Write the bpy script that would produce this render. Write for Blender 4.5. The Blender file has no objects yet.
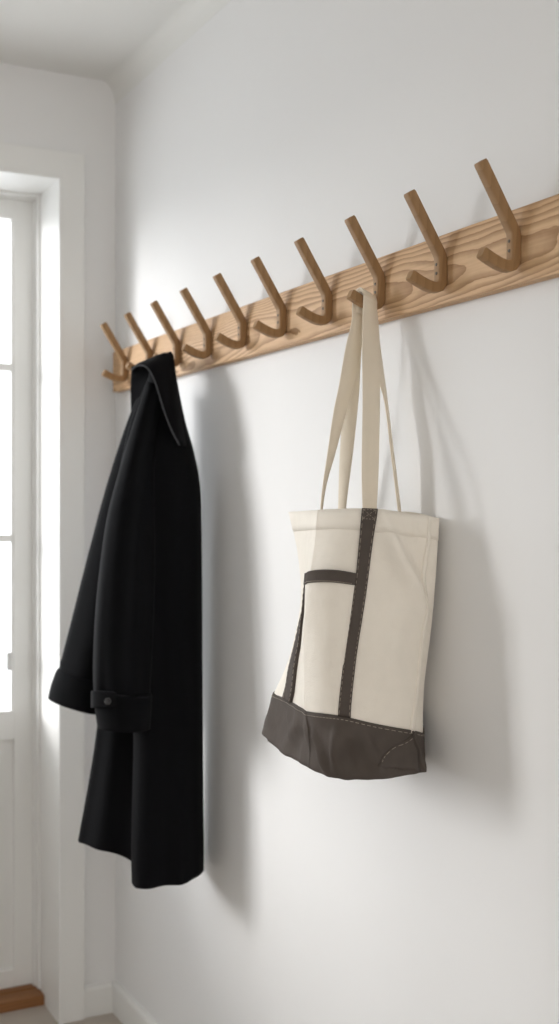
import bpy, bmesh, math, random
import numpy as np
from mathutils import Vector, Matrix, noise

random.seed(7)
sc = bpy.context.scene
COL = sc.collection

# ------------------------------------------------------------------ camera model
F_PX, CX, CY = 1180.0, 279.5, 512.0
CAM_H = 1.289
TH = math.atan(614.5 / 1180.0)
ST, CT = math.sin(TH), math.cos(TH)
WALL_X, FAR_Y, CEIL, FLOOR_Y0, LEFT_X = 1.035, 2.907, 2.40, -1.3, -1.70


def at(x, y, t):
    """point in the room seen at (x, y) at forward distance t"""
    u = (x - CX) / F_PX
    return Vector(((CT * u + ST) * t, (CT - ST * u) * t, CAM_H - (y - CY) / F_PX * t))


# ------------------------------------------------------------------ materials
def mat(name, color, rough=0.6, bump=0.0, bump_scale=60.0, var=0.0, var_scale=3.0, sheen=0.0, spec=0.5, metallic=0.0):
    m = bpy.data.materials.new(name)
    m.use_nodes = True
    nt = m.node_tree
    b = nt.nodes['Principled BSDF']
    b.inputs['Base Color'].default_value = (*color, 1)
    b.inputs['Roughness'].default_value = rough
    b.inputs['Specular IOR Level'].default_value = spec
    b.inputs['Metallic'].default_value = metallic
    if sheen:
        b.inputs['Sheen Weight'].default_value = sheen
        b.inputs['Sheen Roughness'].default_value = 0.4
    tc = nt.nodes.new('ShaderNodeTexCoord')
    if var:
        n = nt.nodes.new('ShaderNodeTexNoise')
        n.inputs['Scale'].default_value = var_scale
        n.inputs['Detail'].default_value = 4
        nt.links.new(tc.outputs['Object'], n.inputs['Vector'])
        mx = nt.nodes.new('ShaderNodeMix'); mx.data_type = 'RGBA'
        mx.inputs[6].default_value = (*[c * (1 - var) for c in color], 1)
        mx.inputs[7].default_value = (*[min(1, c * (1 + var)) for c in color], 1)
        nt.links.new(n.outputs['Fac'], mx.inputs[0])
        nt.links.new(mx.outputs[2], b.inputs['Base Color'])
    if bump:
        n2 = nt.nodes.new('ShaderNodeTexNoise')
        n2.inputs['Scale'].default_value = bump_scale
        n2.inputs['Detail'].default_value = 5
        nt.links.new(tc.outputs['Object'], n2.inputs['Vector'])
        bp = nt.nodes.new('ShaderNodeBump')
        bp.inputs['Strength'].default_value = bump
        bp.inputs['Distance'].default_value = 0.002
        nt.links.new(n2.outputs['Fac'], bp.inputs['Height'])
        nt.links.new(bp.outputs['Normal'], b.inputs['Normal'])
    return m


def wood_mat(name, light, dark, ring_scale=34.0, axis='Y', tilt=0.05, contrast=1.0, shift=(0, 0, 0)):
    m = bpy.data.materials.new(name)
    m.use_nodes = True
    nt = m.node_tree
    L = nt.links.new
    b = nt.nodes['Principled BSDF']
    b.inputs['Roughness'].default_value = 0.55
    b.inputs['Specular IOR Level'].default_value = 0.3
    tc = nt.nodes.new('ShaderNodeTexCoord')
    mp = nt.nodes.new('ShaderNodeMapping')
    mp.inputs['Location'].default_value = shift
    mp.inputs['Rotation'].default_value = (tilt, 0, tilt * 0.6)
    L(tc.outputs['Object'], mp.inputs['Vector'])
    # low frequency warp along the grain
    sq = nt.nodes.new('ShaderNodeMapping')
    sq.inputs['Scale'].default_value = {'X': (3.2, 9, 9), 'Y': (9, 3.2, 9), 'Z': (9, 9, 3.2)}[axis]
    L(tc.outputs['Object'], sq.inputs['Vector'])
    wn = nt.nodes.new('ShaderNodeTexNoise'); wn.inputs['Scale'].default_value = 1.0; wn.inputs['Detail'].default_value = 2
    L(sq.outputs['Vector'], wn.inputs['Vector'])
    sub = nt.nodes.new('ShaderNodeVectorMath'); sub.operation = 'SUBTRACT'; sub.inputs[1].default_value = (0.5, 0.5, 0.5)
    L(wn.outputs['Color'], sub.inputs[0])
    scl = nt.nodes.new('ShaderNodeVectorMath'); scl.operation = 'SCALE'; scl.inputs['Scale'].default_value = 0.030
    L(sub.outputs[0], scl.inputs[0])
    add = nt.nodes.new('ShaderNodeVectorMath'); add.operation = 'ADD'
    L(mp.outputs['Vector'], add.inputs[0]); L(scl.outputs[0], add.inputs[1])
    wv = nt.nodes.new('ShaderNodeTexWave')
    wv.wave_type = 'RINGS'; wv.rings_direction = axis; wv.wave_profile = 'SAW'
    wv.inputs['Scale'].default_value = ring_scale
    wv.inputs['Distortion'].default_value = 0.6
    wv.inputs['Detail'].default_value = 2
    L(add.outputs[0], wv.inputs['Vector'])
    # fine fibres
    fb = nt.nodes.new('ShaderNodeMapping')
    fb.inputs['Scale'].default_value = {'X': (9, 260, 260), 'Y': (260, 9, 260), 'Z': (260, 260, 9)}[axis]
    L(tc.outputs['Object'], fb.inputs['Vector'])
    fn = nt.nodes.new('ShaderNodeTexNoise'); fn.inputs['Scale'].default_value = 1.0; fn.inputs['Detail'].default_value = 3
    L(fb.outputs['Vector'], fn.inputs['Vector'])
    mr = nt.nodes.new('ShaderNodeMapRange')
    mr.inputs['From Min'].default_value = 0.35; mr.inputs['From Max'].default_value = 1.0
    mr.inputs['To Min'].default_value = 0.0; mr.inputs['To Max'].default_value = 0.75 * contrast
    L(wv.outputs['Fac'], mr.inputs['Value'])
    fm = nt.nodes.new('ShaderNodeMath'); fm.operation = 'MULTIPLY_ADD'
    fm.inputs[1].default_value = 0.55 * contrast; fm.inputs[2].default_value = -0.16 * contrast
    L(fn.outputs['Fac'], fm.inputs[0])
    sm = nt.nodes.new('ShaderNodeMath'); sm.operation = 'ADD'; sm.use_clamp = True
    L(mr.outputs[0], sm.inputs[0]); L(fm.outputs[0], sm.inputs[1])
    mx = nt.nodes.new('ShaderNodeMix'); mx.data_type = 'RGBA'
    mx.inputs[6].default_value = (*light, 1); mx.inputs[7].default_value = (*dark, 1)
    L(sm.outputs[0], mx.inputs[0])
    L(mx.outputs[2], b.inputs['Base Color'])
    bp = nt.nodes.new('ShaderNodeBump'); bp.inputs['Strength'].default_value = 0.15; bp.inputs['Distance'].default_value = 0.001
    L(sm.outputs[0], bp.inputs['Height']); L(bp.outputs['Normal'], b.inputs['Normal'])
    return m


def weave_mat(name, color, rough=0.9, scale=900.0, strength=0.25, var=0.06, sheen=0.0, flecks=0.0):
    """woven cloth: two crossed bands of threads as bump, slight blotches and slubs in the colour"""
    m = mat(name, color, rough, var=var, var_scale=40.0, sheen=sheen, spec=0.2)
    nt = m.node_tree
    L = nt.links.new
    b = nt.nodes['Principled BSDF']
    tc = nt.nodes.new('ShaderNodeTexCoord')
    n = nt.nodes.new('ShaderNodeTexNoise'); n.inputs['Scale'].default_value = scale; n.inputs['Detail'].default_value = 2
    L(tc.outputs['Object'], n.inputs['Vector'])
    n3 = nt.nodes.new('ShaderNodeTexNoise'); n3.inputs['Scale'].default_value = 70; n3.inputs['Detail'].default_value = 3
    L(tc.outputs['Object'], n3.inputs['Vector'])
    ad = nt.nodes.new('ShaderNodeMath'); ad.operation = 'MULTIPLY_ADD'; ad.inputs[1].default_value = 2.0
    L(n3.outputs['Fac'], ad.inputs[0]); L(n.outputs['Fac'], ad.inputs[2])
    bp = nt.nodes.new('ShaderNodeBump'); bp.inputs['Strength'].default_value = strength; bp.inputs['Distance'].default_value = 0.0015
    L(ad.outputs[0], bp.inputs['Height']); L(bp.outputs['Normal'], b.inputs['Normal'])
    return m


M = {}
M['wall'] = mat('white_plaster', (0.80, 0.80, 0.80), 0.75, bump=0.06, bump_scale=45, spec=0.25)
M['ceiling'] = mat('ceiling_paint', (0.78, 0.78, 0.76), 0.85, spec=0.2)
M['paint'] = mat('white_gloss_paint', (0.80, 0.80, 0.785), 0.42, bump=0.03, bump_scale=25, spec=0.4)
M['floor'] = mat('grey_beige_floor', (0.45, 0.40, 0.35), 0.5, var=0.08, var_scale=2.5, spec=0.4)
M['oak'] = wood_mat('oak_board', (0.66, 0.44, 0.255), (0.33, 0.18, 0.08), 80.0, 'Y', 0.03, 1.15, (0.085, 0.3, 0.018))
M['oak_hook'] = wood_mat('oak_hook', (0.32, 0.19, 0.09), (0.22, 0.125, 0.053), 22.0, 'Z', 0.1, 0.6)
M['threshold'] = wood_mat('threshold_wood', (0.30, 0.135, 0.05), (0.17, 0.07, 0.025), 30.0, 'X', 0.02, 0.7, (0, -3.0, 0.15))
M['screw'] = mat('screw_steel', (0.10, 0.08, 0.06), 0.4, metallic=0.8)
M['canvas'] = weave_mat('natural_canvas', (0.84, 0.79, 0.71), 0.9, 700, 0.3, 0.05)
M['webbing'] = weave_mat('canvas_webbing', (0.76, 0.68, 0.56), 0.9, 900, 0.25, 0.04)
M['dark'] = weave_mat('dark_grey_canvas', (0.088, 0.073, 0.064), 0.85, 700, 0.35, 0.15)
M['thread'] = mat('pale_thread', (0.40, 0.345, 0.28), 0.8)
M['wool'] = weave_mat('black_wool', (0.0040, 0.0041, 0.005), 0.85, 500, 0.1, 0.2, sheen=0.02)
M['wool'].node_tree.nodes['Principled BSDF'].inputs['Specular IOR Level'].default_value = 0.07
M['wool_rim_light'] = mat('charcoal_rim_light', (0.045, 0.046, 0.05), 0.9, sheen=0.1, spec=0.1)  # paler than the coat wool: the edge highlight is put into the colour
M['button'] = mat('black_button', (0.02, 0.02, 0.022), 0.18, spec=0.6)
M['metal'] = mat('brushed_metal', (0.62, 0.62, 0.61), 0.4, metallic=0.3)


def glass_mat():
    m = bpy.data.materials.new('window_glass')
    m.use_nodes = True
    nt = m.node_tree
    nt.nodes.remove(nt.nodes['Principled BSDF'])
    out = nt.nodes['Material Output']
    tr = nt.nodes.new('ShaderNodeBsdfTransparent'); tr.inputs[0].default_value = (0.985, 0.985, 0.988, 1)
    gl = nt.nodes.new('ShaderNodeBsdfGlossy'); gl.inputs['Roughness'].default_value = 0.02
    fr = nt.nodes.new('ShaderNodeFresnel'); geo = nt.nodes.new('ShaderNodeNewGeometry')
    io = nt.nodes.new('ShaderNodeMapRange'); io.inputs['To Min'].default_value = 1.3; io.inputs['To Max'].default_value = 1 / 1.3
    nt.links.new(geo.outputs['Backfacing'], io.inputs['Value']); nt.links.new(io.outputs[0], fr.inputs[0])
    mx = nt.nodes.new('ShaderNodeMixShader')
    nt.links.new(fr.outputs[0], mx.inputs[0]); nt.links.new(tr.outputs[0], mx.inputs[1]); nt.links.new(gl.outputs[0], mx.inputs[2])
    nt.links.new(mx.outputs[0], out.inputs[0])
    return m


M['glass'] = glass_mat()


# ------------------------------------------------------------------ object helpers
def obj(name, bm, mats, parent=None, smooth=False, origin=None):
    me = bpy.data.meshes.new(name)
    if origin is not None:
        bmesh.ops.translate(bm, verts=bm.verts, vec=-Vector(origin))
    bm.normal_update()
    bm.to_mesh(me); bm.free()
    for m in (mats if isinstance(mats, (list, tuple)) else [mats]):
        me.materials.append(m)
    if smooth:
        for p in me.polygons:
            p.use_smooth = True
    o = bpy.data.objects.new(name, me)
    COL.objects.link(o)
    if origin is not None:
        o.location = origin
    if parent is not None:
        o.parent = parent
        # parents are unrotated empties / meshes: keep world place
        o.location = Vector(o.location) - world_loc(parent)
    return o


def world_loc(o):
    v = Vector(o.location)
    while o.parent is not None:
        o = o.parent
        v += Vector(o.location)
    return v


def tag(o, label, cat, group=None, kind=None):
    o['label'] = label; o['category'] = cat
    if group: o['group'] = group
    if kind: o['kind'] = kind
    return o


def thing(name, loc, label, cat, group=None):
    o = bpy.data.objects.new(name, None)
    o.empty_display_size = 0.05
    o.location = loc
    COL.objects.link(o)
    return tag(o, label, cat, group)


def struct(name, bm, m, label=None, cat=None, smooth=False):
    o = obj(name, bm, m, smooth=smooth)
    o['kind'] = 'structure'
    o['label'] = label or name.replace('_', ' ')
    o['category'] = cat or name.split('_')[0]
    return o


def add_box(bm, x0, x1, y0, y1, z0, z1, bevel=0.0, seg=2, mi=0):
    ret = bmesh.ops.create_cube(bm, size=1.0)
    vs = ret['verts']
    for v in vs:
        v.co = Vector(((x0 + x1) / 2 + v.co.x * (x1 - x0), (y0 + y1) / 2 + v.co.y * (y1 - y0), (z0 + z1) / 2 + v.co.z * (z1 - z0)))
    if bevel:
        es = list({e for v in vs for e in v.link_edges})
        r = bmesh.ops.bevel(bm, geom=es, offset=bevel, segments=seg, profile=0.7, affect='EDGES')
        fs = r['faces']
    fcs = {f for v in bm.verts if v.is_valid and v in vs for f in v.link_faces} if not bevel else set()
    if mi:
        for f in (fcs or r['faces']):
            f.material_index = mi
    return vs


def box_bm(*a, **k):
    bm = bmesh.new(); add_box(bm, *a, **k); return bm


def crom(p, t):
    """Catmull-Rom through the list p (tuples) at parameter t in [0, len-1]"""
    n = len(p)
    i = min(int(t), n - 2); f = t - i
    g = lambda k: np.array(p[max(0, min(n - 1, k))], float)
    a, b, c, d = g(i - 1), g(i), g(i + 1), g(i + 2)
    if i == 0: a = 2 * b - c
    if i == n - 2: d = 2 * c - b
    return 0.5 * (2 * b + (c - a) * f + (2 * a - 5 * b + 4 * c - d) * f * f + (3 * b - a - 3 * c + d) * f ** 3)


def sweep(bm, pts, normals_fn, prof, cap=True):
    """rings of the profile prof (list of (a, b)) set by normals_fn(i) -> (origin, va, vb)"""
    rings = []
    for i in range(len(pts)):
        o, va, vb = normals_fn(i)
        rings.append([bm.verts.new(o + va * a + vb * b) for a, b in prof])
    n = len(prof)
    for r0, r1 in zip(rings, rings[1:]):
        for k in range(n):
            bm.faces.new((r0[k], r0[(k + 1) % n], r1[(k + 1) % n], r1[k]))
    if cap:
        bm.faces.new(rings[0][::-1]); bm.faces.new(rings[-1])
    return rings


# ------------------------------------------------------------------ the setting
# floor, ceiling, walls
struct('floor', box_bm(LEFT_X - .1, WALL_X + .1, FLOOR_Y0, 3.25, -0.1, 0.0), M['floor'], 'grey beige floor at the foot of the far wall', 'floor')
struct('ceiling', box_bm(LEFT_X - .1, WALL_X + .1, FLOOR_Y0, 3.25, CEIL, CEIL + 0.1), M['ceiling'], 'plain white ceiling', 'ceiling')
struct('wall_right', box_bm(WALL_X, WALL_X + 0.12, FLOOR_Y0, 3.25, 0, CEIL), M['wall'], 'long white plaster wall that carries the coat rack', 'wall')
struct('wall_left', box_bm(LEFT_X - 0.12, LEFT_X, FLOOR_Y0, 3.25, 0, CEIL), M['wall'], 'white wall opposite the coat rack', 'wall')
# far wall with the door opening
OX0, OX1, OTOP = -1.402, 0.884, 2.131       # opening in the far wall, widened out of view for the daylight
WT = 0.27                                    # wall thickness
bm = bmesh.new()
add_box(bm, OX1, WALL_X, FAR_Y, FAR_Y + WT, 0, CEIL)
add_box(bm, LEFT_X, OX0, FAR_Y, FAR_Y + WT, 0, CEIL)
add_box(bm, OX0, OX1, FAR_Y, FAR_Y + WT, OTOP, CEIL)
struct('wall_far', bm, M['wall'], 'narrow white wall around the glazed door', 'wall')

# cove between the coat rack wall and the ceiling
bm = bmesh.new()
prof = [(0, 0)]
for k in range(0, 13):
    a = math.pi / 2 * k / 12
    prof.append((0.036 - 0.0355 * math.sin(a), -0.0005 - 0.056 * (1 - math.cos(a))))
prof.append((0, -0.0565))
ys = [FLOOR_Y0, FAR_Y]
sweep(bm, ys, lambda i: (Vector((WALL_X, ys[i], CEIL)), Vector((-1, 0, 0)), Vector((0, 0, 1))), prof)
bmesh.ops.recalc_face_normals(bm, faces=bm.faces)
cove = struct('trim_1', bm, M['ceiling'], 'slim plaster cove between coat rack wall and ceiling', 'trim', smooth=True)
cove.data.set_sharp_from_angle(angle=math.radians(30))


def baseboard(name, p0, p1, out, label):
    """board of moulded section from p0 to p1 with its face towards out"""
    bm = bmesh.new()
    prof = [(0, 0), (0.013, 0), (0.013, 0.067), (0.011, 0.073), (0.007, 0.077), (0.0, 0.078)]
    P = [Vector(p0), Vector(p1)]
    sweep(bm, P, lambda i: (P[i], Vector(out), Vector((0, 0, 1))), prof)
    bmesh.ops.recalc_face_normals(bm, faces=bm.faces)
    struct(name, bm, M['paint'], label, 'baseboard')


baseboard('baseboard_right', (WALL_X, FLOOR_Y0, 0), (WALL_X, FAR_Y, 0), (-1, 0, 0), 'white baseboard under the coat rack wall')
baseboard('baseboard_far', (0.945, FAR_Y, 0), (WALL_X - 0.013, FAR_Y, 0), (0, -1, 0), 'short white baseboard between door casing and corner')

# door casing: two legs and a head with a small bead at the inner edge
CW = 0.061
bm = bmesh.new()
zt_ = OTOP + 0.067
out_ = [(OX1, 0), (OX1 + CW, 0), (OX1 + CW, zt_), (OX0 - CW, zt_), (OX0 - CW, 0), (OX0, 0), (OX0, OTOP), (OX1, OTOP)]
fr_ = [bm.verts.new((x, FAR_Y - 0.021, z)) for x, z in out_]
bk_ = [bm.verts.new((x, FAR_Y, z)) for x, z in out_]
bm.faces.new(fr_); bm.faces.new(bk_[::-1])
for k in range(8):
    bm.faces.new((fr_[k], bk_[k], bk_[(k + 1) % 8], fr_[(k + 1) % 8]))
bmesh.ops.recalc_face_normals(bm, faces=bm.faces)
bmesh.ops.bevel(bm, geom=[e for e in bm.edges if all(abs(v.co.y - FAR_Y + 0.021) < 1e-5 for v in e.verts)], offset=0.002, segments=2, profile=0.7, affect='EDGES')
add_box(bm, OX1 - 0.006, OX1 + 0.004, FAR_Y - 0.0245, FAR_Y - 0.015, 0, OTOP + 0.004, 0.002)
add_box(bm, OX0 - 0.004, OX0 + 0.006, FAR_Y - 0.0245, FAR_Y - 0.015, 0, OTOP + 0.004, 0.002)
add_box(bm, OX0 + 0.006, OX1 - 0.006, FAR_Y - 0.0245, FAR_Y - 0.015, OTOP - 0.006, OTOP + 0.004, 0.002)
struct('trim_2', bm, M['paint'], 'white casing framing the door opening', 'trim')

# jamb lining of the reveal and the fixed frame behind
DY0, DY1 = 3.095, 3.135                     # door leaf
bm = bmesh.new()
JT = 0.004
add_box(bm, OX1 - JT, OX1, FAR_Y - 0.012, FAR_Y + WT, 0, OTOP)
add_box(bm, OX0, OX0 + JT, FAR_Y - 0.012, FAR_Y + WT, 0, OTOP)
add_box(bm, OX0 + JT, OX1 - JT, FAR_Y - 0.012, FAR_Y + WT, OTOP - JT, OTOP)
# rebated frame (two steps)
for a, b_, y0 in ((0.0, 0.007, 3.055), (0.007, 0.0115, 3.080)):
    add_box(bm, OX1 - JT - b_, OX1 - JT - a, y0, FAR_Y + WT, 0.0302, OTOP - JT, 0.001)
    add_box(bm, OX0 + JT + a, OX0 + JT + b_, y0, FAR_Y + WT, 0.0302, OTOP - JT, 0.001)
    add_box(bm, OX0 + JT + b_, OX1 - JT - b_, y0, FAR_Y + WT, OTOP - JT - b_, OTOP - JT - a, 0.001)
struct('trim_3', bm, M['paint'], 'white jamb lining the deep door reveal', 'trim')

# stepped wooden threshold
bm = bmesh.new()
add_box(bm, OX0 + JT, OX1 - JT, FAR_Y + 0.112, FAR_Y + WT, 0.0, 0.027, 0.003)
add_box(bm, OX0 + JT, OX1 - JT, FAR_Y + 0.165, FAR_Y + WT, 0.027, 0.030, 0.001)
struct('trim_4', bm, M['threshold'], 'reddish brown wooden threshold below the glazed door', 'threshold')


# glazed door leaf
def door_leaf(name, x0, x1, label, latch_side):
    zb, zt = 0.032, 2.1185
    st, top = 0.050, 0.052
    gz0, gz1 = 0.763, 2.064
    bm = bmesh.new()
    bv = 0.0012
    add_box(bm, x0, x0 + st, DY0, DY1, zb, zt, bv)
    add_box(bm, x1 - st, x1, DY0, DY1, zb, zt, bv)
    add_box(bm, x0 + st, x1 - st, DY0, DY1, gz1, zt, bv)
    add_box(bm, x0 + st, x1 - st, DY0, DY1, 0.688, gz0, bv)
    add_box(bm, x0 + st, x1 - st, DY0, DY1, zb, 0.078, bv)
    # sunk panel with a raised field
    add_box(bm, x0 + st, x1 - st, DY0 + 0.012, DY1 - 0.012, 0.078, 0.688)
    add_box(bm, x0 + st + 0.03, x1 - st - 0.03, DY0 + 0.006, DY1 - 0.006, 0.108, 0.658, 0.005)
    d = struct(name, bm, M['paint'], label, 'door')
    # glazing bars
    bm = bmesh.new()
    xm = (x0 + x1) / 2
    for z in (1.219, 1.672):
        add_box(bm, x0 + st, x1 - st, DY0 + 0.004, DY1 - 0.004, z - 0.010, z + 0.010, 0.003)
    add_box(bm, xm - 0.010, xm + 0.010, DY0 + 0.005, DY1 - 0.005, gz0, gz1, 0.003)
    for xa in (x0 + st, x1 - st - 0.006):
        add_box(bm, xa, xa + 0.006, DY0 + 0.006, DY0 + 0.016, gz0, gz1)
    obj('glazing_bar', bm, M['paint'], d)
    for xa, xb in ((x0 + st, xm - 0.010), (xm + 0.010, x1 - st)):
        for za, zb2 in ((gz0, 1.209), (1.229, 1.662), (1.682, gz1)):
            obj('pane', box_bm(xa, xb, DY0 + 0.018, DY0 + 0.021, za, zb2), M['glass'], d)
    return d


d1 = door_leaf('door_1', 0.115, 0.8695, 'white door leaf with glass panes over a sunk panel', 1)
d2 = door_leaf('added_door_2', -0.640, 0.111, 'added middle white glazed door leaf, out of view, letting daylight in', -1)  # unseen leaf, added so sun and sky cast the side shadows
d3 = door_leaf('added_door_3', -1.3895, -0.644, 'added white glazed door leaf farthest from the coat rack, out of view, letting daylight in', -1)  # also added out of view, widens the glazing for the low sun
# small grey latch on the glazing edge of the door leaf
bm = bmesh.new()
p = at(5.5, 660, 3.14)
add_box(bm, p.x - 0.006, p.x + 0.006, DY0 - 0.012, DY0 + 0.006, p.z - 0.024, p.z + 0.024, 0.004, 3)
obj('latch', bm, M['metal'], d1)

# ------------------------------------------------------------------ coat rack
RX = WALL_X - 0.020                          # front face of the board
R_Y0, R_Y1, R_Z0, R_Z1 = 1.10, 2.872, 1.595, 1.697
rack = thing('coat_rack', (WALL_X, 2.0, R_Z0), 'long oak coat rack with ten angled wooden hooks on the white wall', 'coat rack')
obj('board', box_bm(RX, WALL_X, R_Y0, R_Y1, R_Z0, R_Z1, bevel=0.0025, seg=2), M['oak'], rack, origin=(WALL_X, 2.0, 1.64))


def arc(c, r, a0, a1, n):
    return [(c[0] + r * math.cos(a0 + (a1 - a0) * k / n), c[1] + r * math.sin(a0 + (a1 - a0) * k / n)) for k in range(n + 1)]


def round_rect(w, h, r, n=3):
    out = []
    for sx, sy, a in ((1, 1, 0), (-1, 1, math.pi / 2), (-1, -1, math.pi), (1, -1, 1.5 * math.pi)):
        for k in range(n + 1):
            t = a + math.pi / 2 * k / n
            out.append((sx * (w / 2 - r) + r * math.cos(t), sy * (h / 2 - r) + r * math.sin(t)))
    return out


H_T, H_W = 0.0155, 0.0145


def hook_bm():
    # centre line: (distance from the board, height above the shaft foot)
    s = H_T / 2
    tip, bend = (0.0635, 0.1415), (s + 0.0045, 0.0605)
    path = [(tip[0] + (bend[0] - tip[0]) * k, tip[1] + (bend[1] - tip[1]) * k) for k in (0, .03, .15, .35, .6, .85, 1.0)]
    path += [(s + 0.0012, 0.0545), (s, 0.049), (s, 0.036), (s, 0.020), (s + 0.001, 0.0145), (s + 0.0042, 0.0098), (s + 0.010, 0.0075),
             (s + 0.0165, 0.0076), (0.034, 0.0098), (0.045, 0.0140), (0.056, 0.0190), (0.0605, 0.0212), (0.0625, 0.0222)]
    P = [Vector((-a, 0, z)) for a, z in path]
    bm = bmesh.new()
    prof = round_rect(H_T, H_W, 0.0024, 3)

    def fr(i):
        d = (P[min(i + 1, len(P) - 1)] - P[max(i - 1, 0)]).normalized()
        n = Vector((-d.z, 0, d.x))
        k = 1.0
        if 0 < i < len(P) - 1:
            d1 = (P[i] - P[i - 1]).normalized()
            k = 1 / max(0.8, abs(d1.dot(d)))
        if i in (0, len(P) - 1):
            k = 0.88
        return P[i], n * k, Vector((0, 1, 0)) * (0.88 if i in (0, len(P) - 1) else 1)
    sweep(bm, P, fr, prof)
    bmesh.ops.recalc_face_normals(bm, faces=bm.faces)
    return bm


def screw_bm():
    bm = bmesh.new()
    bmesh.ops.create_cone(bm, cap_ends=True, segments=14, radius1=0.0026, radius2=0.0020, depth=0.0016)
    add_box(bm, -0.0018, 0.0018, -0.0004, 0.0004, 0.0006, 0.0009)
    bmesh.ops.rotate(bm, verts=bm.verts, cent=(0, 0, 0), matrix=Matrix.Rotation(-math.pi / 2, 3, 'Y'))
    return bm


HOOK_Y0, HOOK_DY, HOOK_Z = 1.2554, 0.1675, 1.6090
hook0 = obj('hook', hook_bm(), M['oak_hook'], smooth=True)
hook0.data.shade_smooth()
mod = hook0.modifiers.new('edges', 'EDGE_SPLIT'); mod.split_angle = math.radians(50)
screws0 = []
for z in (0.0285, 0.0415):
    s_ = obj('screw', screw_bm(), M['screw'])
    s_.parent = hook0; s_.location = (-(H_T + 0.0002), 0, z)
    screws0.append(s_)
for k in range(10):
    if k == 0:
        h, ss = hook0, screws0
    else:
        h = hook0.copy(); COL.objects.link(h)
        for s0 in screws0:
            c = s0.copy(); COL.objects.link(c); c.parent = h
    h.parent = rack
    h.location = Vector((RX, HOOK_Y0 + HOOK_DY * k, HOOK_Z)) - Vector(rack.location)

# ------------------------------------------------------------------ tote bag
# columns round the bag: each is a list of (x, y, t) from the rim down to the bottom edge
T_COL = {
    'L':  [(289, 512, 1.95), (299.5, 560, 1.92), (302.5, 600, 1.90), (290, 655, 1.92), (274.5, 693, 1.94), (269, 714, 1.95), (264, 733, 1.95)],
    'LF': [(303, 511, 1.85), (306, 560, 1.82), (304.2, 604, 1.81), (294, 658, 1.82), (289, 700, 1.83), (288, 727, 1.84), (286, 754, 1.84)],
    'F':  [(315.5, 510, 1.765), (311.5, 560, 1.745), (305.5, 610, 1.735), (303, 660, 1.735), (304.5, 710, 1.735), (306, 738, 1.74), (307, 766, 1.745)],
    'F2': [(320, 509.5, 1.752), (316, 560, 1.73), (310, 610, 1.72), (307.5, 660, 1.72), (309, 711.5, 1.72), (311, 739, 1.725), (312, 769, 1.73)],
    'P':  [(342, 509, 1.735), (336, 560, 1.710), (330, 610, 1.70), (326, 660, 1.69), (324, 713.5, 1.69), (327, 744, 1.69), (330, 775.5, 1.70)],
    'S':  [(369.5, 509, 1.725), (362.5, 565, 1.705), (357, 612, 1.695), (350, 664, 1.685), (344.5, 716.5, 1.68), (347, 746, 1.675), (351, 779, 1.685)],
    'M':  [(400, 512, 1.735), (396, 568, 1.715), (392, 616, 1.705), (385, 668, 1.695), (377, 724, 1.69), (379, 750, 1.685), (381, 778, 1.695)],
    'R':  [(429.6, 516.5, 1.745), (427, 570, 1.74), (424.5, 618, 1.735), (419.5, 672, 1.73), (411.5, 730, 1.725), (415, 752, 1.73), (418, 773, 1.735)],
    'B':  [(438, 518, 1.757), (435, 575, 1.762), (430, 630, 1.765), (424, 680, 1.765), (423.0, 731, 1.765), (423.8, 751, 1.765), (423, 770, 1.77)],
}
order = ['L', 'LF', 'F', 'F2', 'P', 'S', 'M', 'R', 'B']
cols = [[at(*p) for p in T_COL[k]] for k in order]
zrow = [sum(c[i].z for c in cols) / len(cols) for i in range(7)]
BSH = (0, -.025, -.03, -.005, .025, .045, .065)
for bx, by in ((1.018, 1.52), (1.016, 1.61), (1.004, 1.70), (0.955, 1.765)):
    cols.append([Vector((bx - 0.004 * math.sin(i), by + (BSH[i] if by > 1.65 else 0), zrow[i])) for i in range(7)])
NC = len(cols)
SP = np.array([[list(p) for p in c] for c in cols])       # [col, row, xyz]


def cr_w(f):
    return np.array([-.5 * f + f * f - .5 * f ** 3, 1 - 2.5 * f * f + 1.5 * f ** 3, .5 * f + 2 * f * f - 1.5 * f ** 3, -.5 * f * f + .5 * f ** 3])


def S0(s, r):
    i = int(math.floor(s)); wi = cr_w(s - i)
    r = min(max(r, 0), 5.9999)
    j = int(r); wj = cr_w(r - j)
    out = np.zeros(3)
    for a in range(4):
        c = SP[(i - 1 + a) % NC]
        for b in range(4):
            jj = j - 1 + b
            if jj < 0: pt = 2 * c[0] - c[1]
            elif jj > 6: pt = 2 * c[6] - c[5]
            else: pt = c[jj]
            out += wi[a] * wj[b] * pt
    return Vector(out)


def ridge(p, a, b, w):
    """distance falloff of pixel-like pair p to the segment a-b"""
    ax, ay = a; bx, by = b
    dx, dy = bx - ax, by - ay
    t = max(0, min(1, ((p[0] - ax) * dx + (p[1] - ay) * dy) / (dx * dx + dy * dy)))
    d = math.hypot(p[0] - ax - t * dx, p[1] - ay - t * dy)
    return math.exp(-(d / w) ** 2) * math.sin(math.pi * min(1, max(0, t * 0.8 + 0.1)))


def S_norm0(s, r):
    e = 0.03
    a = S0(s + e, r) - S0(s - e, r)
    b = S0(s, min(6, r + e)) - S0(s, max(0, r - e))
    n = a.cross(b)
    return n.normalized() if n.length > 1e-12 else Vector((0, -1, 0))


_mid = Vector((float(SP[:, 3, 0].mean()), float(SP[:, 3, 1].mean()), float(SP[:, 3, 2].mean())))
_sgn = 1 if S_norm0(4.5, 3).dot(S0(4.5, 3) - _mid) > 0 else -1


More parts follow.
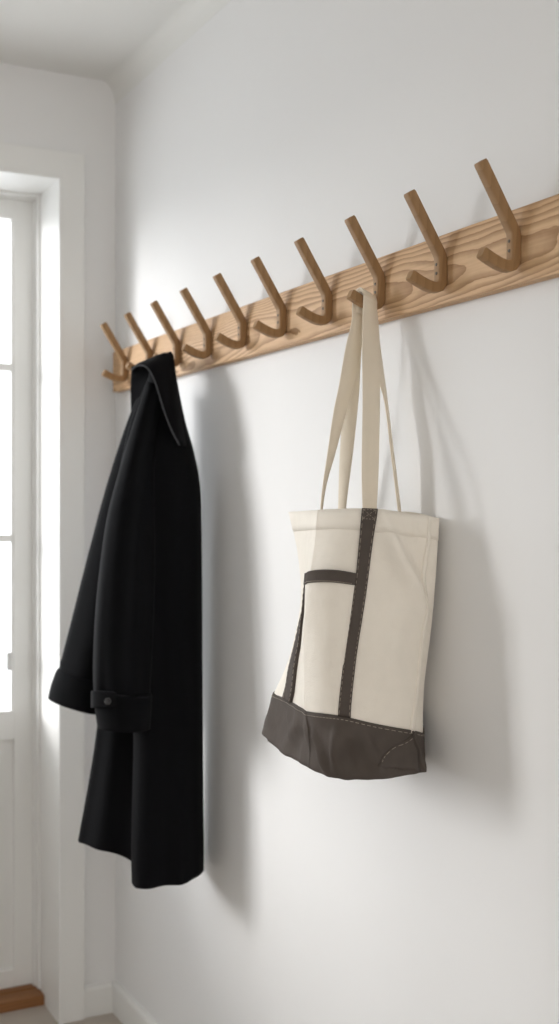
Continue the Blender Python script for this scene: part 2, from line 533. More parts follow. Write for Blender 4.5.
def wrinkle(s, r, p):
    d = 0.0
    q = Vector((p.x * 14, p.y * 14, p.z * 7))
    d += 0.0042 * noise.noise(q) + 0.0016 * noise.noise(q * 2.7)
    # diagonal pull folds from the handle foot to the right seam, in (column, row) space
    d += 0.0190 * ridge((s, r), (5.45, 0.15), (7.0, 1.9), 0.20)
    d -= 0.0090 * ridge((s, r), (6.0, 0.15), (7.2, 1.3), 0.25)
    d += 0.0035 * ridge((s, r), (6.1, 0.05), (6.5, 0.8), 0.10)
    d += 0.0030 * ridge((s, r), (6.5, 0.05), (6.65, 0.7), 0.09)
    d += 0.0060 * ridge((s, r), (5.7, 3.8), (6.5, 1.2), 0.30)
    # folds in the dark base
    k = max(0.0, min(1.0, (r - 3.9) / 0.9))
    d += k * 0.0105 * (ridge((s, r), (1.6, 4.2), (1.1, 5.9), 0.16) + ridge((s, r), (3.3, 4.3), (4.0, 5.9), 0.16)
                       + ridge((s, r), (4.7, 4.2), (4.3, 5.9), 0.18) + ridge((s, r), (5.5, 4.3), (6.0, 5.9), 0.2)
                       - ridge((s, r), (5.05, 4.6), (5.1, 5.9), 0.25))
    d += k * 0.0055 * noise.noise(Vector((p.x * 45, p.y * 45, p.z * 30)))
    # keep the rim and the back calm
    if s > 7.6 or s < 0: d *= 0.15
    return d


def S(s, r, off=0.0):
    p = S0(s, r)
    n = S_norm0(s, r) * _sgn
    return p + n * (wrinkle(s % NC, r, p) + off)


# inverse lookup on the visible side
gs = np.linspace(-0.4, 8.0, 169); gr = np.linspace(0, 6, 121)
_tab = []
for s_ in gs:
    for r_ in gr:
        p = S(s_, r_)
        z = p.x * ST + p.y * CT; xc = p.x * CT - p.y * ST
        _tab.append((CX + F_PX * xc / z, CY - F_PX * (p.z - CAM_H) / z, s_, r_))
_tab = np.array(_tab)


def inv(x, y, smin=-1, smax=9):
    m = (_tab[:, 2] >= smin) & (_tab[:, 2] <= smax)
    T = _tab[m]
    k = np.argsort((T[:, 0] - x) ** 2 + (T[:, 1] - y) ** 2)[:4]
    w = 1 / (((T[k, 0] - x) ** 2 + (T[k, 1] - y) ** 2) + 1e-3)
    return float((T[k, 2] * w).sum() / w.sum()), float((T[k, 3] * w).sum() / w.sum())


def grid_patch(bm, fn, nu, nv, off0, off1, mi=0):
    """raised patch of cloth: outer sheet at off1 and its four edges down to off0; fn(u, v) -> (s, r)"""
    top = [[bm.verts.new(S(*fn(u / nu, v / nv), off1)) for u in range(nu + 1)] for v in range(nv + 1)]
    for v in range(nv):
        for u in range(nu):
            f = bm.faces.new((top[v][u], top[v][u + 1], top[v + 1][u + 1], top[v + 1][u])); f.material_index = mi
    loop = [(u, 0) for u in range(nu)] + [(nu, v) for v in range(nv)] + [(u, nv) for u in range(nu, 0, -1)] + [(0, v) for v in range(nv, 0, -1)]
    low = [bm.verts.new(S(*fn(u / nu, v / nv), off0)) for u, v in loop]
    n = len(loop)
    for k in range(n):
        a, b = loop[k], loop[(k + 1) % n]
        f = bm.faces.new((top[a[1]][a[0]], low[k], low[(k + 1) % n], top[b[1]][b[0]])); f.material_index = mi


def stitches(bm, path, off, mi=1, dash=0.0042, gap=0.0026, w=0.0007):
    """dashes of thread along path: list of (s, r)"""
    pts = [(q, S(q[0], q[1], off)) for q in path]
    acc = 0.0
    for (q0, p0), (q1, p1) in zip(pts, pts[1:]):
        L = (p1 - p0).length
        if L < 1e-6: continue
        n = max(1, int(L / (dash + gap)))
        for k in range(n):
            t0 = (k + 0.15) / n; t1 = (k + 0.75) / n
            a = S(q0[0] + (q1[0] - q0[0]) * t0, q0[1] + (q1[1] - q0[1]) * t0, off)
            b = S(q0[0] + (q1[0] - q0[0]) * t1, q0[1] + (q1[1] - q0[1]) * t1, off)
            nn = S_norm0(q0[0], q0[1]) * _sgn
            side = (b - a).cross(nn).normalized() * w / 2
            up = nn * 0.0006
            vs = [bm.verts.new(x) for x in (a - side, b - side, b + side, a + side)]
            vt = [bm.verts.new(x + up) for x in (a - side * .5, b - side * .5, b + side * .5, a + side * .5)]
            fs = [bm.faces.new(vt)]
            for i in range(4):
                fs.append(bm.faces.new((vs[i], vs[(i + 1) % 4], vt[(i + 1) % 4], vt[i])))
            for f in fs: f.material_index = mi


tote = thing('tote_bag', (0.93, 1.58, 0.905), 'cream canvas tote bag with dark grey base and front pocket hanging from the coat rack', 'tote bag')

# canvas body: open tube with thickness, a folded rim and stitched side seam
SUBS, SUBR = 9, 9
bm = bmesh.new()
nS = NC * SUBS
rows = [k / SUBR for k in range(0, int(4.15 * SUBR) + 1)]
outer = [[bm.verts.new(S(i / SUBS, r)) for i in range(nS)] for r in rows]
inner = [[bm.verts.new(S(i / SUBS, r, -0.0022)) for i in range(nS)] for r in rows]
for ring in (outer, inner):
    for r0, r1 in zip(ring, ring[1:]):
        for i in range(nS):
            bm.faces.new((r0[i], r0[(i + 1) % nS], r1[(i + 1) % nS], r1[i]))
for i in range(nS):
    bm.faces.new((outer[0][i], outer[0][(i + 1) % nS], inner[0][(i + 1) % nS], inner[0][i]))
    bm.faces.new((outer[-1][i], outer[-1][(i + 1) % nS], inner[-1][(i + 1) % nS], inner[-1][i]))
# hem turned over at the rim, and the welt of the right seam
def full_band(bm, r0, r1, off, nv=3, mi=0):
    ring = [[bm.verts.new(S(i / SUBS, r0 + (r1 - r0) * v / nv, off)) for i in range(nS)] for v in range(nv + 1)]
    edge0 = [bm.verts.new(S(i / SUBS, r0, 0)) for i in range(nS)]
    edge1 = [bm.verts.new(S(i / SUBS, r1, 0)) for i in range(nS)]
    for a, b in zip([edge0] + ring, ring + [edge1]):
        for i in range(nS):
            f = bm.faces.new((a[i], a[(i + 1) % nS], b[(i + 1) % nS], b[i])); f.material_index = mi
full_band(bm, 0.0, 0.40, 0.0007)
grid_patch(bm, lambda u, v: (7.0 + 0.16 * (u - 0.5), 0.02 + 4.05 * v), 3, 40, -0.001, 0.0022)
bmesh.ops.recalc_face_normals(bm, faces=bm.faces)
body = obj('body', bm, [M['canvas'], M['thread']], tote, smooth=True)

# dark base with bottom
bm = bmesh.new()
def rr_base(i, k):
    # upper line of the base follows row 4
    return 4.0 + 2.0 * k / 16
ring = [[bm.verts.new(S(i / SUBS, rr_base(i, k), 0.0022)) for i in range(nS)] for k in range(17)]
lip = [bm.verts.new(S(i / SUBS, 4.0, 0.0)) for i in range(nS)]
for a, b in zip([lip] + ring, ring):
    for i in range(nS):
        bm.faces.new((a[i], a[(i + 1) % nS], b[(i + 1) % nS], b[i]))
cen = sum((v.co for v in ring[-1]), Vector()) / nS
prev = ring[-1]
for q, dz in ((0.85, -0.004), (0.5, -0.005)):
    cur = [bm.verts.new(cen + (v.co - cen) * q + Vector((0, 0, dz * 0.6))) for v in ring[-1]]
    for i in range(nS):
        bm.faces.new((prev[i], prev[(i + 1) % nS], cur[(i + 1) % nS], cur[i]))
    prev = cur
bm.faces.new(prev)
# folded triangle at the boxed corner
cq = [inv(*p) for p in ((376, 765), (411.5, 733), (417, 771))]
def tri(u, v):
    a = (cq[0][0] + (cq[1][0] - cq[0][0]) * u, cq[0][1] + (cq[1][1] - cq[0][1]) * u)
    b = (cq[0][0] + (cq[2][0] - cq[0][0]) * u, cq[0][1] + (cq[2][1] - cq[0][1]) * u)
    return (a[0] + (b[0] - a[0]) * v, a[1] + (b[1] - a[1]) * v)
grid_patch(bm, lambda u, v: tri(0.02 + 0.98 * u, v), 10, 8, 0.001, 0.0046)
# corner fold welt
grid_patch(bm, lambda u, v: (7.0 + 0.10 * (u - 0.5) + 0.25 * v, 4.02 + 1.9 * v), 3, 12, 0.0, 0.0062)
bmesh.ops.recalc_face_normals(bm, faces=bm.faces)
stitches(bm, [(k / 6, 4.09) for k in range(0, 48)], 0.0026)
stitches(bm, [tri(0.1 + 0.88 * k / 6, 0.06) for k in range(7)], 0.0050)
obj('base', bm, [M['dark'], M['thread']], tote, smooth=True)


def strip(pairs, n):
    """(left, right) pixel pairs -> fn(u, v) in (s, r)"""
    A = [inv(*a) for a, b in pairs]; B = [inv(*b) for a, b in pairs]
    A = [tuple(p) for p in A]; B = [tuple(p) for p in B]
    def fn(u, v):
        a = crom(A, v * (len(A) - 1)); b = crom(B, v * (len(B) - 1))
        q = a + (b - a) * u
        return float(q[0]), float(min(max(q[1], 0), 6))
    return fn


def dark_strap(pairs, box_x):
    fn = strip(pairs, 40)
    bm = bmesh.new()
    grid_patch(bm, fn, 5, 44, 0.0, 0.0036)
    bmesh.ops.recalc_face_normals(bm, faces=bm.faces)
    for u in (0.10, 0.90):
        stitches(bm, [fn(u, v / 20) for v in range(21)], 0.0036)
    if box_x:
        b = 0.075
        e = 0.008
        for pth in ([(0.1, e), (0.9, e)], [(0.1, b), (0.9, b)], [(0.1, e), (0.9, b)], [(0.9, e), (0.1, b)]):
            stitches(bm, [fn(pth[0][0] + (pth[1][0] - pth[0][0]) * k / 4, pth[0][1] + (pth[1][1] - pth[0][1]) * k / 4) for k in range(5)], 0.0036, w=0.0006)
    return obj('strap', bm, [M['dark'], M['thread']], tote, smooth=True)


dark_strap([((362, 509.2), (377, 509.2)), ((358.5, 545), (372, 545.5)), ((355, 580), (367.5, 581)), ((346, 640), (358.5, 641)), ((338, 715.5), (350.5, 718))], True)
# second webbing strap on the receding left part of the front, given in (column, row) of the bag
def strap_left():
    A = [(1.55, 0.0), (1.48, 1.0), (1.25, 2.0), (0.92, 3.0), (0.72, 4.02)]
    B = [(1.90, 0.0), (1.90, 1.0), (1.92, 2.0), (1.58, 3.0), (1.22, 4.02)]
    def fn(u, v):
        a = crom(A, 1.32 + v * 2.68); b = crom(B, 1.32 + v * 2.68); q = a + (b - a) * u
        return float(q[0]), float(min(max(q[1], 0), 6))
    bm = bmesh.new()
    grid_patch(bm, fn, 5, 44, 0.0, 0.0036)
    bmesh.ops.recalc_face_normals(bm, faces=bm.faces)
    for u in (0.10, 0.90):
        stitches(bm, [fn(u, v / 20) for v in range(21)], 0.0036)
    obj('strap', bm, [M['dark'], M['thread']], tote, smooth=True)
strap_left()

# pocket between the straps: bulging canvas with dark bound mouth
pk = strip([((309.5, 574), (355.5, 575)), ((306.5, 610), (351, 612)), ((305, 640), (346.5, 642)), ((305, 675), (342, 677)), ((305.5, 709), (338.5, 714.5))], 20)
bm = bmesh.new()
NU, NV = 14, 24
def pk_off(u, v):
    return 0.003 + 0.009 * math.sin(math.pi * min(1, max(0, u * 0.9 + 0.05))) ** 0.8 * (1 - v) ** 1.2
top = [[bm.verts.new(S(*pk(u / NU, v / NV), pk_off(u / NU, v / NV))) for u in range(NU + 1)] for v in range(NV + 1)]
for v in range(NV):
    for u in range(NU):
        bm.faces.new((top[v][u], top[v][u + 1], top[v + 1][u + 1], top[v + 1][u]))
for u_ in (0, NU):
    low = [bm.verts.new(S(*pk(u_ / NU, v / NV), -0.0005)) for v in range(NV + 1)]
    for v in range(NV):
        bm.faces.new((top[v][u_], low[v], low[v + 1], top[v + 1][u_]))
bmesh.ops.recalc_face_normals(bm, faces=bm.faces)
pocket = obj('pocket', bm, [M['canvas'], M['thread']], tote, smooth=True)
bm = bmesh.new()
BW = 0.0028
rg = []
for u in range(-1, 25):
    uu = u / 24
    p0 = S(*pk(uu, 0.0), pk_off(uu, 0)); p1 = S(*pk(uu, 0.07), pk_off(uu, 0.07))
    n = S_norm0(*pk(uu, 0.03)) * _sgn
    up = (p0 - p1).normalized()
    rg.append([bm.verts.new(x) for x in (p1 + n * BW, p0 + n * BW + up * .0005, p0 + up * 0.002, p0 - n * BW + up * .0005, p1 - n * 0.001)])
for a, b in zip(rg, rg[1:]):
    for k in range(5):
        bm.faces.new((a[k], a[(k + 1) % 5], b[(k + 1) % 5], b[k]))
bm.faces.new(rg[0]); bm.faces.new(rg[-1])
bmesh.ops.recalc_face_normals(bm, faces=bm.faces)
# thread row low on the binding
for u in range(24):
    for t0, t1 in ((0.1, 0.4), (0.6, 0.9)):
        a = rg[u + 1 - 1][0].co.lerp(rg[u + 1][0].co, t0); b = rg[u][0].co.lerp(rg[u + 1][0].co, t1)
        n = S_norm0(*pk(u / 24, 0.05)) * _sgn
        upv = Vector((0, 0, 0.0009))
        a = a + n * 0.0006 + upv; b = b + n * 0.0006 + upv
        f = bm.faces.new([bm.verts.new(x) for x in (a, b, b + upv, a + upv)]); f.material_index = 1
o = obj('binding', bm, [M['dark'], M['thread']], pocket)
o['label'] = 'dark grey bound pocket mouth'


# handles: flat webbing ribbons looping over the hook's peg
def ribbon(name, keys, n, thick, parent, m):
    """keys: (centre, width vector from left edge to right edge)"""
    C = [tuple(k[0]) for k in keys]; W = [tuple(k[1]) for k in keys]
    bm = bmesh.new()
    prev = None
    N = n * (len(C) - 1)
    T = [i / n for i in range(N + 1)]
    cs = [Vector(crom(C, t)) for t in T]; ws = [Vector(crom(W, t)) for t in T]
    for i in range(N + 1):
        d = (cs[min(i + 1, N)] - cs[max(0, i - 1)]).normalized()
        w = ws[i]
        nn = d.cross(w)
        nn = nn.normalized() * thick / 2
        e = 0.94
        ring = [bm.verts.new(x) for x in (cs[i] - w / 2 + nn * .3, cs[i] - w / 2 * e + nn, cs[i] + w / 2 * e + nn, cs[i] + w / 2 + nn * .3,
                                          cs[i] + w / 2 - nn * .3, cs[i] + w / 2 * e - nn, cs[i] - w / 2 * e - nn, cs[i] - w / 2 - nn * .3)]
        if prev:
            for k in range(8):
                bm.faces.new((prev[k], prev[(k + 1) % 8], ring[(k + 1) % 8], ring[k]))
        else:
            bm.faces.new(ring[::-1])
        prev = ring
    bm.faces.new(prev)
    bmesh.ops.recalc_face_normals(bm, faces=bm.faces)
    return obj(name, bm, m, parent, smooth=True)


PEG_Y = HOOK_Y0 + 2 * HOOK_DY
PZ = 1.6222                                     # peg axis height where the straps sit
PXC = 0.9815
def edge2(xl, xr, y, tl, tr):
    a, b = at(xl, y, tl), at(xr, y, tr)
    return ((a + b) / 2, b - a)
wx = Vector((0.0255, 0, -0.0105))
# front handle: right leg up from the dark strap, over the peg, twisting left leg down
front = [
    edge2(362.8, 376.4, 522, 1.733, 1.731), edge2(362.4, 376.8, 509, 1.729, 1.727), edge2(361.5, 378.6, 470, 1.735, 1.735), edge2(362.5, 380, 400, 1.79, 1.795), edge2(362, 379.5, 340, 1.832, 1.845),
    (Vector((PXC, PEG_Y - 0.0138, PZ - 0.010)), wx), (Vector((PXC, PEG_Y - 0.0134, PZ + 0.003)), wx), (Vector((PXC, PEG_Y - 0.0065, PZ + 0.0131)), wx), (Vector((PXC, PEG_Y + 0.0065, PZ + 0.0131)), wx),
    (Vector((PXC - .001, PEG_Y + 0.0136, PZ + 0.003)), wx), (Vector((PXC - .003, PEG_Y + 0.0145, PZ - 0.012)), wx),
    edge2(351.5, 362, 322, 1.86, 1.87), edge2(345.5, 360.5, 348, 1.848, 1.86), edge2(339, 354, 385, 1.825, 1.835), edge2(333.0, 345.5, 415, 1.805, 1.815), edge2(327.6, 334.5, 455, 1.78, 1.80), edge2(324.0, 327, 480, 1.768, 1.792), edge2(321.2, 322.6, 505, 1.757, 1.785), edge2(320, 321.5, 530, 1.765, 1.792)]
ribbon('handle', front, 8, 0.0026, tote, M['webbing'])
wy = Vector((0.025, 0, -0.0105))
back = [
    edge2(400.5, 402, 532, 1.80, 1.828), edge2(398.2, 400.4, 509, 1.800, 1.828), edge2(391, 393, 450, 1.805, 1.833), edge2(384.5, 387, 400, 1.825, 1.85), edge2(374, 383, 368, 1.835, 1.855), edge2(366, 379, 335, 1.848, 1.862),
    (Vector((PXC + .002, PEG_Y - 0.0106, PZ - 0.008)), wy), (Vector((PXC + .002, PEG_Y - 0.0104, PZ + 0.002)), wy), (Vector((PXC + .002, PEG_Y - 0.0050, PZ + 0.0102)), wy), (Vector((PXC + .002, PEG_Y + 0.0050, PZ + 0.0102)), wy),
    (Vector((PXC + .002, PEG_Y + 0.0106, PZ + 0.001)), wy), (Vector((PXC + .001, PEG_Y + 0.0115, PZ - 0.012)), wy),
    edge2(351, 362, 345, 1.875, 1.88), edge2(344.5, 359, 395, 1.89, 1.885), edge2(340, 353, 452, 1.92, 1.905), edge2(338.4, 346, 506, 1.945, 1.93), edge2(338, 345.5, 530, 1.95, 1.935)]
ribbon('handle', back, 8, 0.0026, tote, M['webbing'])

# ------------------------------------------------------------------ black coat
coat = thing('coat', (0.88, 2.35, 0.53), 'long black wool coat with deep cuffs hung by its collar near the door', 'coat')


def loft(bm, rows, n=8, seg=56, folds=(), power=2.4, cap0=True, cap1=True, hem=0.0):
    """rows: (xl, yl, xr, yr, tl, tr, depth, sag). Rings round the line from the left to the right edge."""
    N = n * (len(rows) - 1)
    rings = []
    for i in range(N + 1):
        t = i / n
        xl, yl, xr, yr, tl, tr, dp, sag = crom(rows, t)
        A, B = at(xl, yl, tl), at(xr, yr, tr)
        C = (A + B) / 2; a = (B - A) / 2
        v = Vector((C.x, C.y, 0)).normalized()
        ring = []
        for k in range(seg):
            ph = 2 * math.pi * k / seg
            c, s = math.cos(ph), math.sin(ph)
            cc = math.copysign(abs(c) ** (2 / power), c); ss = math.copysign(abs(s) ** (2 / power), s)
            q = C + a * cc + v * dp * ss
            q.z -= sag * (1 - cc * cc)
            f = 0.0
            for amp, freq, ph0, drift, grow in folds:
                f += amp * (grow + (1 - grow) * i / N) * math.sin(freq * ph + ph0 + drift * i / N)
            f += 0.004 * noise.noise(Vector((q.x * 9, q.y * 9, q.z * 4)))
            q += v * ss * f
            ring.append(bm.verts.new(q))
        rings.append(ring)
    for r0, r1 in zip(rings, rings[1:]):
        for k in range(seg):
            bm.faces.new((r0[k], r0[(k + 1) % seg], r1[(k + 1) % seg], r1[k]))
    if cap0: bm.faces.new(rings[0][::-1])
    if cap1:
        c = sum((v.co for v in rings[-1]), Vector()) / seg
        cur = rings[-1]
        for q, dz in ((0.97, 0.0), (0.93, 0.004), (0.90, 0.03), (0.6, 0.05)):
            nx = [bm.verts.new(c + (v.co - c) * q + Vector((0, 0, dz))) for v in rings[-1]]
            for k in range(seg):
                bm.faces.new((cur[k], cur[(k + 1) % seg], nx[(k + 1) % seg], nx[k]))
            cur = nx
        bm.faces.new(cur)
    bmesh.ops.recalc_face_normals(bm, faces=bm.faces)
    return rings


# back and near half of the body
bm = bmesh.new()
loft(bm, [(151, 362, 174, 362, 2.52, 2.52, .022, 0), (147, 385, 178, 385, 2.51, 2.51, .04, 0), (140, 420, 185, 420, 2.49, 2.50, .055, 0), (133, 450, 194, 452, 2.48, 2.475, .065, 0), (128, 490, 200.5, 490, 2.46, 2.49, .075, 0),
          (125, 560, 202, 560, 2.45, 2.50, .075, 0), (127, 650, 202.5, 650, 2.445, 2.50, .075, 0), (133, 730, 203, 730, 2.44, 2.50, .078, 0), (132, 800, 203.5, 800, 2.435, 2.50, .080, .0), (131, 846, 204, 842, 2.435, 2.50, .080, .001), (131.5, 881, 204, 868, 2.435, 2.50, .080, 0)],
     folds=((.008, 5, 0.6, 0.4, .3), (.004, 9, 1.0, -0.6, .1)), power=2.3)
obj('body', bm, M['wool'], coat, smooth=True)
# far front panel hanging open behind
bm = bmesh.new()
loft(bm, [(148, 378, 172, 380, 2.54, 2.54, .02, 0), (128, 430, 170, 430, 2.53, 2.52, .03, 0), (112, 520, 165, 520, 2.52, 2.50, .04, 0), (103, 640, 160, 640, 2.51, 2.49, .042, 0), (97, 725, 156, 725, 2.50, 2.48, .042, 0),
          (88, 785, 152, 795, 2.50, 2.47, .045, 0), (80.5, 826, 150, 850, 2.50, 2.46, .048, -.004), (78, 840, 150, 866, 2.50, 2.46, .048, -.012)],
     folds=((.008, 6, 0.2, .5, .1),), power=2.4)
obj('front_panel', bm, M['wool'], coat, smooth=True)


def sleeve(rows, cuff_rows, folds, tab=None):
    bm = bmesh.new()
    loft(bm, rows, folds=folds, power=2.2)
    s = obj('sleeve', bm, M['wool'], coat, smooth=True)
    bm = bmesh.new()
    loft(bm, cuff_rows, n=5, folds=(), power=2.3)
    c = obj('cuff', bm, M['wool'], s, smooth=True)
    return s, c


# far sleeve
sleeve([(146, 384, 160, 388, 2.60, 2.58, .02, 0), (131.5, 410, 152, 416, 2.59, 2.57, .03, 0), (109.5, 475, 142, 485, 2.585, 2.56, .045, 0), (90, 546, 132, 560, 2.585, 2.56, .052, 0), (72, 617, 120, 630, 2.585, 2.56, .054, 0), (57.5, 674, 104, 688, 2.585, 2.56, .054, 0)],
       [(59, 668, 108, 682, 2.585, 2.555, .055, 0), (55.5, 672, 106, 686, 2.585, 2.555, .062, 0), (50.5, 686, 101, 702, 2.585, 2.555, .063, 0), (48, 697.5, 99, 713, 2.585, 2.555, .063, 0)],
       ((.004, 4, .4, 1.5, .2),))
# near sleeve
s, c = sleeve([(147, 381, 165, 392, 2.47, 2.47, .02, 0), (134, 420, 161, 425, 2.455, 2.455, .035, 0), (118, 474, 156, 470, 2.43, 2.43, .05, 0), (106.5, 520, 156, 520, 2.42, 2.42, .058, 0), (98.5, 578, 155, 578, 2.41, 2.41, .06, 0), (94.5, 625, 153.5, 628, 2.405, 2.405, .06, 0), (93, 670, 151.5, 672, 2.395, 2.395, .06, 0), (94, 702, 150, 704, 2.395, 2.395, .058, 0)],
              [(95, 689, 151, 692, 2.395, 2.395, .060, 0), (93.6, 692, 152, 695, 2.39, 2.39, .067, 0), (95, 710, 151.5, 711, 2.39, 2.39, .067, 0), (97, 725.5, 150.5, 727.5, 2.39, 2.39, .066, 0)],
              ((.006, 5, .2, 1.8, .3), (.003, 9, 1.2, -1.5, .1)))
# buttoned tab round the near cuff: a strap bent over the cuff's left edge
bm = bmesh.new()
tab_pts = []
R0 = 2.295
for k, (x, dy, t) in enumerate([(91.2, 0, 2.395), (91.0, 0, 2.363), (93.5, -.3, 2.340), (98, -.2, 2.328), (104, 0, 2.321), (110, .2, 2.317), (116.5, .3, 2.313)]):
    tab_pts.append((x, dy, t))
rg = []
NT = 24
for i in range(NT + 1):
    x, dy, t = crom(tab_pts, i / NT * (len(tab_pts) - 1))
    round_end = 1.0 - (0.22 * max(0, (i - NT + 3) / 3) ** 2)
    hh = 8.3 * round_end
    o0 = at(x, 699.5 + dy, t)
    v = Vector((o0.x, o0.y, 0)).normalized()
    a, b = at(x, 699.5 + dy - hh, t), at(x, 699.5 + dy + hh, t)
    rg.append([bm.verts.new(q) for q in (a + v * .003, a - v * .0012, a.lerp(b, .08) - v * .003, a.lerp(b, .92) - v * .003, b - v * .0012, b + v * .003)])
for a, b in zip(rg, rg[1:]):
    for k in range(6):
        bm.faces.new((a[k], a[(k + 1) % 6], b[(k + 1) % 6], b[k]))
bm.faces.new(rg[0]); bm.faces.new(rg[-1])
bmesh.ops.recalc_face_normals(bm, faces=bm.faces)
tabo = obj('tab', bm, M['wool'], s, smooth=False)
bm = bmesh.new()
bp_ = at(107.8, 701, 2.3165)
v = Vector((bp_.x, bp_.y, 0)).normalized()
rot = v.to_track_quat('Z', 'Y').to_matrix()
side, upv = Vector((v.y, -v.x, 0)), Vector((0, 0, 1))
prof = [(0.0, -.0012), (0.0035, -.0012), (0.0046, -.0026), (0.0062, -.0030), (0.0072, -.0022), (0.0075, 0.0), (0.0070, 0.002)]
rings = []
for r, h in prof:
    rings.append([bm.verts.new(bp_ - v * .0035 + v * h + (side * math.cos(q * math.pi / 12) + upv * math.sin(q * math.pi / 12)) * max(r, .0004)) for q in range(24)])
for a, b in zip(rings, rings[1:]):
    for k in range(24):
        bm.faces.new((a[k], a[(k + 1) % 24], b[(k + 1) % 24], b[k]))
bm.faces.new(rings[0]); bm.faces.new(rings[-1])
for q in range(4):
    a = math.pi / 4 + q * math.pi / 2
    add_box(bm, *(lambda p: (p.x - .0006, p.x + .0006, p.y - .0006, p.y + .0006, p.z - .0006, p.z + .0006))(bp_ - v * .0052 + (side * math.cos(a) + upv * math.sin(a)) * .0018))
bmesh.ops.recalc_face_normals(bm, faces=bm.faces)
o = obj('button', bm, M['button'], s, smooth=True)
o['label'] = 'glossy black button'

# collar: thick folded band that drapes over the peg, one flap falling along the right shoulder
def band(bm, A, B, ns, nw, thick, bulge):
    """sheet between the edge curves A and B (lists of (x, y, t)) with thickness"""
    g = []
    for i in range(ns + 1):
        a = at(*crom(A, i / ns * (len(A) - 1))); b = at(*crom(B, i / ns * (len(B) - 1)))
        v = Vector(((a + b).x, (a + b).y, 0)).normalized()
        g.append([(a.lerp(b, j / nw) - v * bulge * math.sin(math.pi * j / nw), v) for j in range(nw + 1)])
    f_ = [[bm.verts.new(p) for p, v in r] for r in g]
    k_ = [[bm.verts.new(p + v * thick) for p, v in r] for r in g]
    for lay in (f_, k_):
        for i in range(ns):
            for j in range(nw):
                bm.faces.new((lay[i][j], lay[i][j + 1], lay[i + 1][j + 1], lay[i + 1][j]))
    for i in range(ns):
        for j in (0, nw):
            bm.faces.new((f_[i][j], f_[i + 1][j], k_[i + 1][j], k_[i][j]))
    for j in range(nw):
        for i in (0, ns):
            bm.faces.new((f_[i][j], f_[i][j + 1], k_[i][j + 1], k_[i][j]))


bm = bmesh.new()
band(bm, [(132, 370, 2.50), (137, 366, 2.475), (144, 366, 2.455), (150.5, 372, 2.44), (156.5, 386, 2.425), (163.5, 409, 2.405), (171.5, 430, 2.39), (179.5, 445, 2.385)],
         [(131.5, 367.5, 2.53), (139, 362.5, 2.52), (150, 358, 2.50), (158.5, 354.5, 2.49), (166, 352.5, 2.49), (173.5, 356, 2.485), (179, 400, 2.45), (187, 447, 2.425)], 40, 10, 0.006, 0.010)
band(bm, [(131, 411, 2.60), (130.5, 395, 2.59), (130.5, 380, 2.57), (131.5, 366.5, 2.53)],
         [(150, 414, 2.55), (150, 398, 2.55), (150, 384, 2.54), (150, 362, 2.53)], 20, 8, 0.006, -0.004)
# stand of the collar passing over the peg
band(bm, [(140, 363, 2.53), (150, 358, 2.51), (158.5, 354.5, 2.49), (166, 352.5, 2.49), (173.5, 356, 2.485)],
         [(140, 372, 2.60), (150, 366, 2.578), (159, 361, 2.574), (167, 359, 2.572), (174.5, 362, 2.56)], 20, 8, 0.006, 0.0)
bmesh.ops.recalc_face_normals(bm, faces=bm.faces)
collar = obj('collar', bm, M['wool'], coat, smooth=True)
# rim highlight of the flap, painted as a thin paler cord along its lower rim
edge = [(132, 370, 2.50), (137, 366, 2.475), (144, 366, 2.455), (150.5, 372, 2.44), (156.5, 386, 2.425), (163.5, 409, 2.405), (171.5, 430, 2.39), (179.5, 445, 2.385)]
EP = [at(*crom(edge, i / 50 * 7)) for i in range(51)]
bm = bmesh.new()
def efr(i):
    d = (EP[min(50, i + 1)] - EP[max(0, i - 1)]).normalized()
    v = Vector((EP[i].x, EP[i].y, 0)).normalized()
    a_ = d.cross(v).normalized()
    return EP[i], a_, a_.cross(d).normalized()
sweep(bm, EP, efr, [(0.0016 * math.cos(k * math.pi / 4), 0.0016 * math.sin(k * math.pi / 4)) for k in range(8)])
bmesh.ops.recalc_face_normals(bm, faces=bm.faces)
o = obj('rim_highlight', bm, M['wool_rim_light'], collar, smooth=True)
o['label'] = 'rim highlight painted along the collar edge in charcoal'

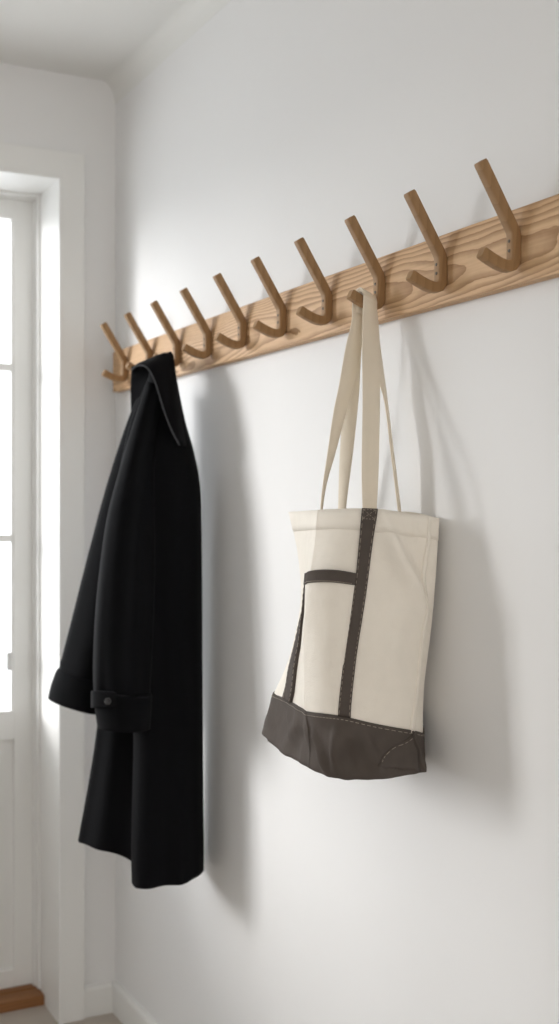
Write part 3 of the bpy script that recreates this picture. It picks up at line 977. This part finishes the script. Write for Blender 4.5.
# ------------------------------------------------------------------ light
SKY_BACK, SKY_DOOR, SUN_E, SUN_A = 1.3, 3.3, 3.5, 21
w = bpy.data.worlds.new('sky'); sc.world = w
w.use_nodes = True
nt = w.node_tree
bg = nt.nodes['Background']
tcw = nt.nodes.new('ShaderNodeTexCoord')
sep = nt.nodes.new('ShaderNodeSeparateXYZ'); nt.links.new(tcw.outputs['Generated'], sep.inputs[0])
mrw = nt.nodes.new('ShaderNodeMapRange')
mrw.inputs['From Min'].default_value = -0.3; mrw.inputs['From Max'].default_value = 0.3
mrw.inputs['To Min'].default_value = SKY_BACK; mrw.inputs['To Max'].default_value = SKY_DOOR
nt.links.new(sep.outputs['Y'], mrw.inputs['Value']); nt.links.new(mrw.outputs[0], bg.inputs['Strength'])
mrc = nt.nodes.new('ShaderNodeMapRange')
mrc.inputs['From Min'].default_value = -0.3; mrc.inputs['From Max'].default_value = 0.3
nt.links.new(sep.outputs['Y'], mrc.inputs['Value'])
mxw = nt.nodes.new('ShaderNodeMix'); mxw.data_type = 'RGBA'
mxw.inputs[6].default_value = (1.0, 0.945, 0.88, 1); mxw.inputs[7].default_value = (0.93, 0.97, 1.0, 1)
nt.links.new(mrc.outputs[0], mxw.inputs[0]); nt.links.new(mxw.outputs[2], bg.inputs['Color'])
sun = bpy.data.lights.new('sun', 'SUN')
sun.energy = SUN_E; sun.angle = math.radians(SUN_A); sun.color = (1.0, 0.99, 0.975)
so = bpy.data.objects.new('sun', sun); COL.objects.link(so)
AZ, EL = math.radians(54), math.radians(11.5)
dirv = Vector((math.sin(AZ) * math.cos(EL), -math.cos(AZ) * math.cos(EL), -math.sin(EL)))
so.rotation_euler = dirv.to_track_quat('-Z', 'Y').to_euler()
so.location = (-3, 6, 3)

# ------------------------------------------------------------------ camera and view
cam = bpy.data.cameras.new('camera')
cam.sensor_fit = 'VERTICAL'; cam.sensor_height = 36.0; cam.sensor_width = 36.0
cam.lens = F_PX / 1024.0 * 36.0
cam.clip_start = 0.02
cam.dof.use_dof = True; cam.dof.focus_distance = 1.74; cam.dof.aperture_fstop = 4.0
co = bpy.data.objects.new('camera', cam); COL.objects.link(co)
co.location = (0, 0, CAM_H)
co.rotation_euler = (math.pi / 2, 0, -TH)
sc.camera = co

sc.view_settings.view_transform = 'Standard'
sc.view_settings.look = 'None'
sc.view_settings.gamma = 1.0
sc.view_settings.use_curve_mapping = False
sc.view_settings.exposure = 0.08
sc.cycles.use_denoising = True
sc.cycles.max_bounces = 10
sc.cycles.diffuse_bounces = 6
sc.cycles.transparent_max_bounces = 12
sc.cycles.sample_clamp_indirect = 6.0
